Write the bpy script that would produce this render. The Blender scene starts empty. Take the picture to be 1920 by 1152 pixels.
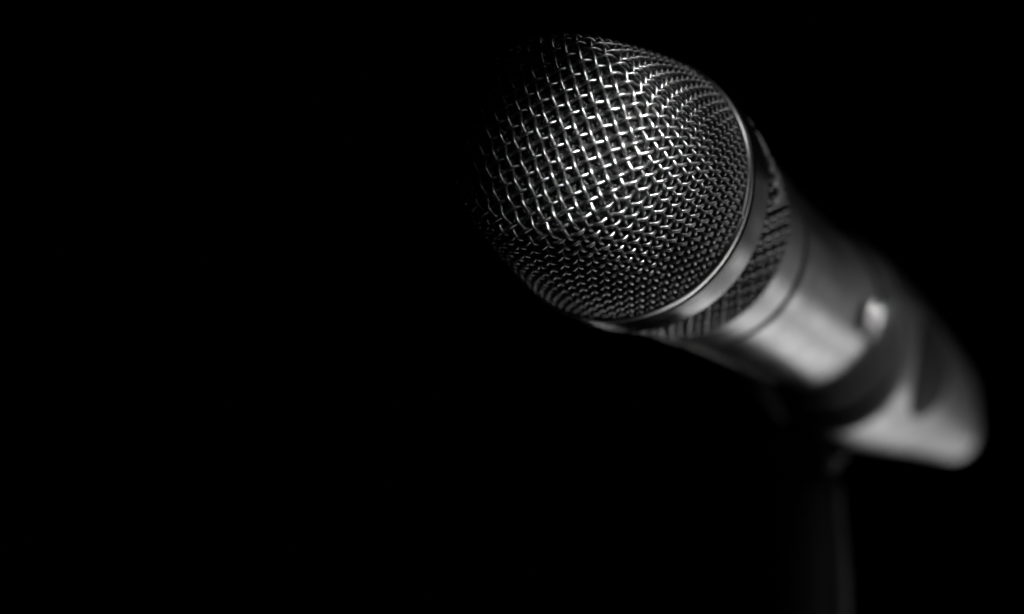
import bpy, bmesh, math, random
from mathutils import Vector, Matrix

sc = bpy.context.scene
col = sc.collection
PI = math.pi
R = math.radians
H0 = 1.20                                   # camera height above the floor, metres

# ------------------------------------------------------------------ camera
cam_d = bpy.data.cameras.new('camera')
cam = bpy.data.objects.new('camera', cam_d); col.objects.link(cam)
cam.location = (0, 0, H0); cam.rotation_euler = (R(90), 0, 0)
cam_d.sensor_width = 36.0; cam_d.lens = 88.54
cam_d.clip_start = 0.02; cam_d.clip_end = 50
cam_d.dof.use_dof = True; cam_d.dof.focus_distance = 0.469; cam_d.dof.aperture_fstop = 6.0
sc.camera = cam

# ------------------------------------------------------------------ world: a black studio
w = bpy.data.worlds.new('World'); sc.world = w; w.use_nodes = True
bg = w.node_tree.nodes['Background']
bg.inputs[0].default_value = (0, 0, 0, 1); bg.inputs[1].default_value = 0.0

# ------------------------------------------------------------------ lamps
RING = Vector((0.02165, 0.5, H0 + 0.02384))         # centre of the grille rim
AX = Vector((0.42746, 0.87642, -0.22176)).normalized()  # along the microphone, away from the camera
def softbox(name, d, dist, sx, sy, power, aim=RING, spread=180, roll=0):
    l = bpy.data.lights.new(name, 'AREA'); l.shape = 'RECTANGLE'; l.size = sx; l.size_y = sy; l.energy = power
    l.spread = R(spread)
    o = bpy.data.objects.new(name, l); col.objects.link(o)
    d = Vector(d).normalized(); o.location = aim + d*dist
    o.rotation_mode = 'QUATERNION'
    o.rotation_quaternion = (aim - o.location).to_track_quat('-Z', 'Y') @ Matrix.Rotation(R(roll), 3, 'Z').to_quaternion()
    return o
# two gridded key lamps, upper right of the camera, with tight pools of light on the grille face
softbox('upper_key_lamp', (0.50, -0.72, 0.46), 0.30, 0.018, 0.022, 0.0046, aim=Vector((0.0258, 0.465, H0 + 0.0335)), spread=4.2)
softbox('lower_key_lamp', (0.30, -0.80, 0.48), 0.30, 0.018, 0.022, 0.0044, aim=Vector((0.0154, 0.465, H0 + 0.0228)), spread=4.0)
softbox('edge_softbox', (0.80, 0.10, 0.60), 0.40, 0.10, 0.10, 0.14, aim=RING - AX*0.03)
softbox('under_softbox', (0.30, 0.25, -0.92), 0.30, 0.14, 0.14, 0.0025, aim=Vector((0.0217, 0.470, H0 + 0.0104)), spread=20)
softbox('low_softbox', (0.54, 0.60, -0.54), 0.60, 0.30, 0.26, 0.36, aim=RING + AX*0.10)
softbox('low_strip', (0.37, 0.72, -0.59), 0.60, 0.20, 0.17, 0.38, aim=RING + AX*0.10)
softbox('side_softbox', (0.76, 0.60, -0.16), 0.60, 0.30, 0.40, 0.09, aim=RING + AX*0.10)
softbox('low_side_softbox', (0.68, 0.60, -0.40), 0.60, 0.20, 0.10, 0.20, aim=RING + AX*0.12)
softbox('barrel_fill', (0.70, 0.68, -0.16), 0.60, 0.16, 0.24, 0.0009, aim=RING + AX*0.085, spread=14)  # added fill kept to the handle, carries its sheen higher
softbox('stand_fill', (0.60, -0.75, 0.10), 0.50, 0.06, 0.06, 0.0022, aim=Vector((0.074, 0.62, H0 - 0.075)), spread=8)  # weak fill added so the dark pole shows faintly
softbox('rear_softbox', (-0.06, 0.90, -0.36), 0.60, 0.05, 0.04, 0.00011, aim=RING + AX*0.045, spread=8)
softbox('rim_fill', (0.75, -0.66, 0.15), 0.30, 0.10, 0.14, 0.0022, spread=40)  # weak fill added to brighten the right side of the rim bead
softbox('switch_fill', (0.85, -0.50, 0.30), 0.40, 0.03, 0.04, 0.0045, aim=RING + AX*0.1035 + Vector((0.0144, -0.0080, -0.0070)), spread=5)  # narrow fill added to make the switch ridges shine

sc.view_settings.view_transform = 'Standard'; sc.view_settings.look = 'None'
sc.view_settings.exposure = 0; sc.view_settings.gamma = 1
sc.view_settings.use_curve_mapping = False
sc.cycles.max_bounces = 6

# ------------------------------------------------------------------ materials
def mat(name, base, rough, metal=0.0, spec=0.5, rvar=0.0, rscale=60, bump=0.0, bscale=2000, coat=0.0, cvar=0.0, bdist=0.0002):
    m = bpy.data.materials.new(name); m.use_nodes = True
    nt = m.node_tree; b = nt.nodes['Principled BSDF']
    b.inputs['Base Color'].default_value = (base, base, base, 1)
    b.inputs['Roughness'].default_value = rough; b.inputs['Metallic'].default_value = metal
    b.inputs['Specular IOR Level'].default_value = spec; b.inputs['Coat Weight'].default_value = coat
    b.inputs['Coat Roughness'].default_value = 0.15
    tc = nt.nodes.new('ShaderNodeTexCoord')
    if rvar or cvar:
        n = nt.nodes.new('ShaderNodeTexNoise'); n.inputs['Scale'].default_value = rscale; n.inputs['Detail'].default_value = 6
        nt.links.new(tc.outputs['Object'], n.inputs['Vector'])
        if rvar:
            mr = nt.nodes.new('ShaderNodeMapRange')
            mr.inputs[1].default_value = 0.3; mr.inputs[2].default_value = 0.7
            mr.inputs[3].default_value = rough - rvar; mr.inputs[4].default_value = rough + rvar
            nt.links.new(n.outputs['Fac'], mr.inputs[0]); nt.links.new(mr.outputs[0], b.inputs['Roughness'])
        if cvar:
            mc = nt.nodes.new('ShaderNodeMapRange')
            mc.inputs[1].default_value = 0.3; mc.inputs[2].default_value = 0.7
            mc.inputs[3].default_value = base*(1 - cvar); mc.inputs[4].default_value = base*(1 + cvar)
            nt.links.new(n.outputs['Fac'], mc.inputs[0]); nt.links.new(mc.outputs[0], b.inputs['Base Color'])
    if bump:
        n2 = nt.nodes.new('ShaderNodeTexNoise'); n2.inputs['Scale'].default_value = bscale; n2.inputs['Detail'].default_value = 3
        nt.links.new(tc.outputs['Object'], n2.inputs['Vector'])
        bp = nt.nodes.new('ShaderNodeBump'); bp.inputs['Strength'].default_value = bump; bp.inputs['Distance'].default_value = bdist
        nt.links.new(n2.outputs['Fac'], bp.inputs['Height']); nt.links.new(bp.outputs['Normal'], b.inputs['Normal'])
    return m
M_WIRE = mat('wire_metal', 0.34, 0.32, 1.0, rvar=0.05, rscale=900, cvar=0.25)
M_FOAM = mat('foam', 0.006, 0.24, 0.0, spec=1.0, bump=1.0, bscale=1800, bdist=0.0012)
M_RIM = mat('rim_metal', 0.68, 0.34, 1.0, rvar=0.06, rscale=300)
M_COLLAR = mat('collar_enamel', 0.010, 0.25, 0.0, spec=0.25, rvar=0.06, rscale=250, bump=0.05)
M_BODY = mat('handle_paint', 0.03, 0.33, 0.0, spec=0.6, rvar=0.05, rscale=120, bump=0.08, bscale=3000)
M_BAND = mat('band_wire', 0.11, 0.28, 1.0, cvar=0.2, rscale=700)
M_DARK = mat('inner_cloth', 0.006, 0.8, 0.0, spec=0.2, bump=0.4, bscale=3000)
M_EMBLEM = mat('emblem_print', 0.55, 0.45, 0.0)
M_CLIP = mat('clip_rubber', 0.03, 0.38, 0.0, spec=0.6, rvar=0.06, rscale=90, bump=0.08, bscale=1500)
M_RIDGE = mat('switch_metal', 0.55, 0.34, 1.0)
M_POLE = mat('stand_paint', 0.006, 0.60, 0.0, spec=0.07, rvar=0.05, rscale=60, bump=0.05, bscale=1200)

# ------------------------------------------------------------------ mesh helpers
def mesh(name, verts, faces, m, parent=None, smooth=True):
    me = bpy.data.meshes.new(name); me.from_pydata([tuple(v) for v in verts], [], faces); me.update()
    if smooth: me.polygons.foreach_set('use_smooth', [True]*len(me.polygons))
    me.materials.append(m)
    o = bpy.data.objects.new(name, me); col.objects.link(o)
    if parent: o.parent = parent
    return o
def lathe(prof, n=128):
    """prof: list of (radius, z); closed ring profile revolved about local Z."""
    V, F = [], []
    k = len(prof)
    for i in range(n):
        c, s = math.cos(2*PI*i/n), math.sin(2*PI*i/n)
        V += [(r*c, r*s, z) for r, z in prof]
    for i in range(n):
        j = (i+1) % n
        for t in range(k-1):
            F.append((i*k+t, j*k+t, j*k+t+1, i*k+t+1))
    return V, F
def soften(prof, rad, steps=4):
    """round the inner corners of an open polyline by radius-like cut rad."""
    out = [prof[0]]
    for a, b, c in zip(prof, prof[1:], prof[2:]):
        A, B, C = Vector(a), Vector(b), Vector(c)
        r1 = min(rad, (A-B).length*.45); r2 = min(rad, (C-B).length*.45)
        p, q = B + (A-B).normalized()*r1, B + (C-B).normalized()*r2
        for i in range(steps+1):
            t = i/steps
            out.append(tuple(p*(1-t)**2 + B*2*t*(1-t) + q*t*t))
    out.append(prof[-1]); return out
def tube(pts, nors, rad, sides=6, closed=False, caps=True):
    V, F = [], []
    n = len(pts)
    for i in range(n):
        a = pts[max(i-1, 0)] if not closed else pts[i-1]
        b = pts[min(i+1, n-1)] if not closed else pts[(i+1) % n]
        t = (b-a).normalized(); nn = nors[i]; nn = (nn - t*nn.dot(t)).normalized(); bb = t.cross(nn)
        for k in range(sides):
            an = 2*PI*k/sides
            V.append(pts[i] + (nn*math.cos(an) + bb*math.sin(an))*rad)
    m = n if closed else n-1
    for i in range(m):
        j = (i+1) % n
        for k in range(sides):
            l = (k+1) % sides
            F.append((i*sides+k, i*sides+l, j*sides+l, j*sides+k))
    if caps and not closed:
        F.append(tuple(range(sides))[::-1]); F.append(tuple((n-1)*sides+k for k in range(sides)))
    return V, F

# ------------------------------------------------------------------ microphone
# local axes: +Z to the front of the grille, +X the side turned to the camera, +Y up
Z = -AX
F0 = Vector((0, 1, 0))
X = (-F0 + AX*F0.dot(AX)).normalized()
Y = Z.cross(X)
ROT = Matrix((X, Y, Z)).transposed().to_4x4()
MIC = Matrix.Translation(RING) @ ROT
mic = bpy.data.objects.new('microphone', None); col.objects.link(mic); mic.matrix_world = MIC
mic.empty_display_size = 0.02
mic['label'] = 'black handheld microphone with round woven wire grille'
mic['category'] = 'microphone'

# grille profile: arc-length table from the apex outwards
GR_F = 0.0399          # apex height above the rim
raw = [(0.0, GR_F), (0.004, GR_F-0.0001), (0.0090, GR_F-0.0005), (0.0130, GR_F-0.0011), (0.0158, GR_F-0.0018),
       (0.0179, GR_F-0.0029), (0.0193, GR_F-0.0045), (0.0202, GR_F-0.0067), (0.0210, GR_F-0.0097), (0.0219, GR_F-0.0130),
       (0.0235, 0.0192), (0.0251, 0.0105), (0.0261, 0.0035), (0.0263, 0.0), (0.0264, -0.0025)]
def catmull(p, sub=10):
    out = []
    q = [p[0]] + p + [p[-1]]
    q[0] = (-p[1][0], p[1][1])
    for i in range(1, len(q)-2):
        for k in range(sub):
            t = k/sub
            o = []
            for d in (0, 1):
                a, b, c, e = q[i-1][d], q[i][d], q[i+1][d], q[i+2][d]
                o.append(0.5*(2*b + (c-a)*t + (2*a-5*b+4*c-e)*t*t + (3*b-a-3*c+e)*t**3))
            out.append(tuple(o))
    out.append(p[-1]); return out
PROF = catmull(raw)
ARC = [0.0]
for a, b in zip(PROF, PROF[1:]): ARC.append(ARC[-1] + math.hypot(b[0]-a[0], b[1]-a[1]))
LMAX = ARC[-1]
import bisect
def surf(u, v):
    """flat sheet coordinates -> point and normal on the pressed grille."""
    rho = math.hypot(u, v); ph = math.atan2(v, u)
    l = min(rho, LMAX - 1e-7)
    i = min(max(bisect.bisect_right(ARC, l) - 1, 0), len(ARC)-2)
    t = (l - ARC[i])/(ARC[i+1]-ARC[i])
    r = PROF[i][0]*(1-t) + PROF[i+1][0]*t; z = PROF[i][1]*(1-t) + PROF[i+1][1]*t
    i0, i1 = max(i-1, 0), min(i+2, len(PROF)-1)
    dr, dz = PROF[i1][0]-PROF[i0][0], PROF[i1][1]-PROF[i0][1]
    if i0 == 0 and rho < 0.002: dz *= rho/0.002
    n = Vector((-dz*math.cos(ph), -dz*math.sin(ph), dr)).normalized()
    return Vector((r*math.cos(ph), r*math.sin(ph), z)), n

hem = lathe(soften([(0.0261, -0.0030), (0.0266, -0.0030), (0.0265, -0.0006), (0.0258, -0.0006), (0.0258, -0.003)], 0.0001), 128)
grille = mesh('head_grille', *hem, M_WIRE, mic)
grille['label'] = 'round grille of woven steel wire, flattened at the front'
G = 0.00238            # wire pitch
WR = 0.00039           # wire radius
AMP = 0.00040
TH = R(-42.0)          # direction of the first wire family in the face
OU, OV = 0.0, 0.0      # phase of the weave
ca, sa = math.cos(TH), math.sin(TH)
NW = int(LMAX/G) + 1
random.seed(4)
SUB = 8
for fam in (0, 1):
    for m in range(-NW, NW+1):
        wire_off = (m + (OU if fam == 0 else OV))*G
        if abs(wire_off) >= LMAX: continue
        half = math.sqrt(LMAX**2 - wire_off**2)
        if half < G*0.6: continue
        other = OV if fam == 0 else OU
        jit = random.uniform(-.05, .05)*G
        n0, n1 = math.ceil(-half/G*SUB), math.floor(half/G*SUB)
        P, N = [], []
        for k in range(n0, n1+1):
            along = k/SUB*G
            q = along/G - other                         # crossing index with the other family
            hgt = AMP*math.cos(PI*q)*(1 if (m % 2 == 0) else -1)*(1 if fam == 0 else -1)
            wv = wire_off + jit + 0.02*G*math.sin(q*0.9 + m)
            a, b = (along, wv) if fam == 0 else (wv, along)
            x, y = a*ca - b*sa, a*sa + b*ca
            p, n = surf(x, y)
            P.append(p + n*hgt); N.append(n)
        if len(P) < 4: continue
        V, F = tube(P, N, WR, 7)
        mesh('wire', V, F, M_WIRE, grille)

# foam liner just behind the wires
fp = []
for i, (r, z) in enumerate(PROF[::3]):
    p, n = surf(ARC[i*3], 0.0)
    q = p - n*0.0011
    fp.append((max(q.x, 0.0), q.z))
V, F = lathe(fp, 160)
foam = mesh('foam_liner', V, F, M_FOAM, mic)
foam['label'] = 'dark porous foam behind the wire grille'

# rim bead, collar, band, shoulder, handle (radius, z with z = -distance behind the rim)
V, F = lathe(soften([(0.0262, 0.0008), (0.0270, 0.0010), (0.0275, 0.0002), (0.0275, -0.0008), (0.0270, -0.0016), (0.0262, -0.0018)], 0.0006), 192)
mesh('rim_bead', V, F, M_RIM, mic)
V, F = lathe(soften([(0.0255, -0.0014), (0.0268, -0.0016), (0.02735, -0.0022), (0.0272, -0.0105), (0.0269, -0.0119), (0.0262, -0.0124), (0.0240, -0.0124)], 0.0006), 192)
mesh('collar', V, F, M_COLLAR, mic)
V, F = lathe([(0.0255, -0.0118), (0.0224, -0.0345)], 128)
mesh('band_liner', V, F, M_DARK, mic)
# woven band of finer wire on the cone between collar and shoulder
def band_pt(s, ph, h):
    t = (s - 0.0118)/(0.0345 - 0.0118)
    r = 0.0257*(1-t) + 0.0226*t
    nz = 0.0031/0.0227
    n = Vector((math.cos(ph), math.sin(ph), -nz*0+nz*(-1))).normalized()
    return Vector((r*math.cos(ph), r*math.sin(ph), -s)) + n*h, n
BV, BF = [], []
NB = 76                # wires slanting each way round the cone
def add_band(P, N, closed):
    V, F = tube(P, N, 0.00036, 6, closed=closed)
    o = len(BV); BV.extend(V); BF.extend([tuple(i+o for i in f) for f in F])
for sgn in (1, -1):
    for k in range(NB):
        P, N = [], []
        for i in range(73):
            s = 0.0118 + 0.0227*i/72
            t = (s - 0.0118)/0.0026                       # crossings passed along the wire
            p, n = band_pt(s, 2*PI*(k + sgn*t*0.5)/NB, 0.00056*math.cos(PI*(t + k))*sgn); P.append(p); N.append(n)
        add_band(P, N, False)
band = mesh('band_mesh', BV, BF, M_BAND, mic); band['kind'] = 'stuff'
band['label'] = 'narrow band of fine woven wire below the collar'
V, F = lathe(soften([(0.0214, -0.0330), (0.0229, -0.0334), (0.0232, -0.0345), (0.0223, -0.0474), (0.0217, -0.0484), (0.0198, -0.0486)], 0.0007), 192)
mesh('shoulder_ring', V, F, M_BODY, mic)
V, F = lathe(soften([(0.0196, -0.0480), (0.0200, -0.0500), (0.0212, -0.0506), (0.0215, -0.0518), (0.0209, -0.062), (0.0194, -0.09), (0.0184, -0.11), (0.0120, -0.212), (0.0100, -0.2145), (0.0, -0.2150)], 0.0012), 160)
mesh('handle', V, F, M_BODY, mic)

# slide switch on the flank of the handle: dark plate with two bright ridges
def hand_pt(s, ph, h):
    r = 0.0194 + (0.0184-0.0194)*(s-0.09)/0.02
    n = Vector((math.cos(ph), math.sin(ph), -0.03)).normalized()
    return Vector((r*math.cos(ph), r*math.sin(ph), -s)) + n*h, n
V, F = [], []
for s in (.0975, .0980, .1085, .109):
    for j in range(13):
        ph = R(0 + 25*j/12)
        edge = s in (.0975, .109) or j in (0, 12)
        V.append(hand_pt(s, ph, -0.0003 if edge else 0.0002)[0])
F = [(i*13+j, i*13+j+1, (i+1)*13+j+1, (i+1)*13+j) for i in range(3) for j in range(12)]
plate = mesh('switch_plate', V, F, M_DARK, mic)
for s in (.1000, .1068):
    P, N = [], []
    for j in range(13):
        p, n = hand_pt(s, R(2 + 21*j/12), 0.0010); P.append(p); N.append(n)
    V, F = tube(P, N, 0.0015, 10)
    mesh('switch_ridge', V, F, M_RIDGE, plate)

# printed emblem strokes on the band: (azimuth deg, distance) polylines
EM = [[(66, .0140), (63, .0152)],
      [(58, .0140), (55, .0131), (51, .0130), (47.5, .0142)], [(59, .0165), (55, .0172), (51, .0178), (49, .0170), (52, .0155)],
      [(50, .0205), (46, .0198), (42.5, .0180), (40.5, .0155)],
      [(45, .0235), (40.5, .0222), (37, .0198), (35, .0160)],
      [(37, .0240), (32, .0222), (29, .0195), (27, .0160)]]
EV, EF = [], []
for pl in EM:
    P, N = [], []
    for (a, s), (b, t) in zip(pl, pl[1:]):
        for i in range(6):
            u = i/6
            p, n = band_pt(s*(1-u)+t*u, R(a*(1-u)+b*u), 0.00085); P.append(p); N.append(n)
    p, n = band_pt(pl[-1][1], R(pl[-1][0]), 0.00085); P.append(p); N.append(n)
    V, F = tube(P, N, 0.00062, 8)
    V = [Vector(v) for v in V]
    o = len(EV); EV += V; EF += [tuple(i+o for i in f) for f in F]
em = mesh('emblem', EV, EF, M_EMBLEM, mic); em['label'] = 'pale raised lettering on the woven band'

# bright rivet where the grille meets the rim
V, F = lathe([(0.00052*math.sin(PI*i/8), 0.00052*math.cos(PI*i/8)) for i in range(9)], 16)
rv = mesh('rivet', V, F, M_RIDGE, mic)
rv.location = (0.0271*math.cos(R(10.5)), 0.0271*math.sin(R(10.5)), 0.0009)

# ------------------------------------------------------------------ microphone clip (same axes as the microphone)
clip = bpy.data.objects.new('microphone_clip', None); col.objects.link(clip)
clip.matrix_world = MIC @ Matrix.Translation((0, 0, -0.12)); clip.empty_display_size = 0.02
clip['label'] = 'dark tapered plastic clip gripping the microphone handle'
clip['category'] = 'microphone clip'
Z0 = 0.12
def lerp_tab(tab, s):
    for (a, x), (b, y) in zip(tab, tab[1:]):
        if s <= b: return x + (y-x)*max(0, (s-a))/(b-a)
    return tab[-1][1]
RT = [(.114, .0188), (.117, .0197), (.120, .0204), (.1225, .0209), (.125, .0211), (.132, .0211), (.150, .0200), (.180, .0172), (.205, .0144), (.2195, .0125), (.2215, .0119), (.2225, .0108)]
KT = [(.114, .0), (.1225, .002), (.130, .0055), (.150, .0056), (.190, .0050), (.210, .0056), (.2195, .0066), (.2225, .0067)]
def clip_r(s, ph):
    r = lerp_tab(RT, s)
    down = lerp_tab([(.114, R(-59)), (.150, R(-57)), (.2225, R(-34))], s)      # the keel swings round to the tail
    d = (ph - down + PI) % (2*PI) - PI
    k = max(0.0, math.cos(d*0.95))**lerp_tab([(.114, 2), (.17, 2), (.2225, 6)], s) if abs(d) < R(94) else 0
    return r + lerp_tab(KT, s)*k
GAP0, GAP1 = R(100), R(150)                 # opening of the C, on top
ss = [.114, .1155, .117, .1185, .120, .1215, .1225, .1235, .125, .1275] + [.130 + .002*i for i in range(45)] + [.2195, .2207, .2215, .2221, .2225]
na = 200
V, F = [], []
ang = [GAP1 - 2*PI + (GAP0 - GAP1 + 2*PI)*i/na for i in range(na+1)]
for s in ss:
    for ph in ang:
        r = clip_r(s, ph)
        V.append((r*math.cos(ph), r*math.sin(ph), -s + Z0))
k = na+1
for i in range(len(ss)-1):
    for j in range(na):
        F.append((i*k+j, (i+1)*k+j, (i+1)*k+j+1, i*k+j+1))
shell = mesh('shell', V, F, M_CLIP, clip)
md = shell.modifiers.new('thick', 'SOLIDIFY'); md.thickness = 0.0022; md.offset = -1
md = shell.modifiers.new('smooth', 'SUBSURF'); md.levels = 1; md.render_levels = 1
# dark matte oval laid over the flank of the shell
def pad(name, hc, ha, hs, hp, h, m, parent):
    V, F = [], []
    n, q = 40, 6
    for i in range(q+1):
        for j in range(n):
            a = 2*PI*j/n; e = i/q
            s = hc + hs*e*math.cos(a); ph = ha + hp/.02*e*math.sin(a)
            r = clip_r(s, ph) + (h*math.sqrt(max(0, 1-e**4)) if i < q else -0.0004)
            V.append((r*math.cos(ph), r*math.sin(ph), -s + Z0))
    for i in range(q):
        for j in range(n):
            k2 = (j+1) % n
            F.append((i*n+j, (i+1)*n+j, (i+1)*n+k2, i*n+k2))
    return mesh(name, V, F, m, parent)
pad('dark_oval', .152, R(10), .0185, .0130, .0006, M_DARK, clip)
# two raised ribs round the mouth of the clip
for s, rr in ((.1140, .0009), (.1185, .0008)):
    P, N = [], []
    for j in range(97):
        ph = GAP1 - 2*PI + (GAP0 - GAP1 + 2*PI)*j/96
        r = clip_r(s, ph) + .0002
        n = Vector((math.cos(ph), math.sin(ph), 0)); P.append(n*r + Vector((0, 0, -s + Z0))); N.append(n)
    V, F = tube(P, N, rr, 8)
    mesh('mouth_rib', V, F, M_CLIP, clip)

# ------------------------------------------------------------------ stand
JX, JY, JZ = 0.0735, 0.622, H0 - 0.0340
stand = bpy.data.objects.new('microphone_stand', None); col.objects.link(stand)
stand.location = (JX - 0.001, JY, H0 - 0.45); stand.empty_display_size = 0.02
stand['label'] = 'dark upright microphone stand pole fading into the black below the clip'
stand['category'] = 'stand'
zb = 0.45
V, F = lathe(soften([(0.0, zb-0.0420), (0.0062, zb-0.0420), (0.0088, zb-0.0440), (0.0092, zb-0.052), (0.0104, zb-0.0640), (0.0112, zb-0.090), (0.0116, 0.0)], 0.006), 96)
mesh('pole', V, F, M_POLE, stand)
# swivel joint: a knuckle between pole and clip
V, F = lathe(soften([(0.0, 0.0075), (0.0050, 0.0075), (0.0066, 0.0060), (0.0066, -0.0060), (0.0050, -0.0075), (0.0, -0.0075)], 0.001), 64)
jt = mesh('swivel_joint', V, F, M_DARK, stand)
jt.location = (0.001, 0, JZ - (H0 - 0.45)); jt.rotation_euler = (0, R(90), R(-26))
V, F = lathe(soften([(0.0, 0.0095), (0.0028, 0.0095), (0.0034, 0.0088), (0.0034, 0.0070)], 0.0004), 32)
mesh('screw', V, F, M_DARK, jt)
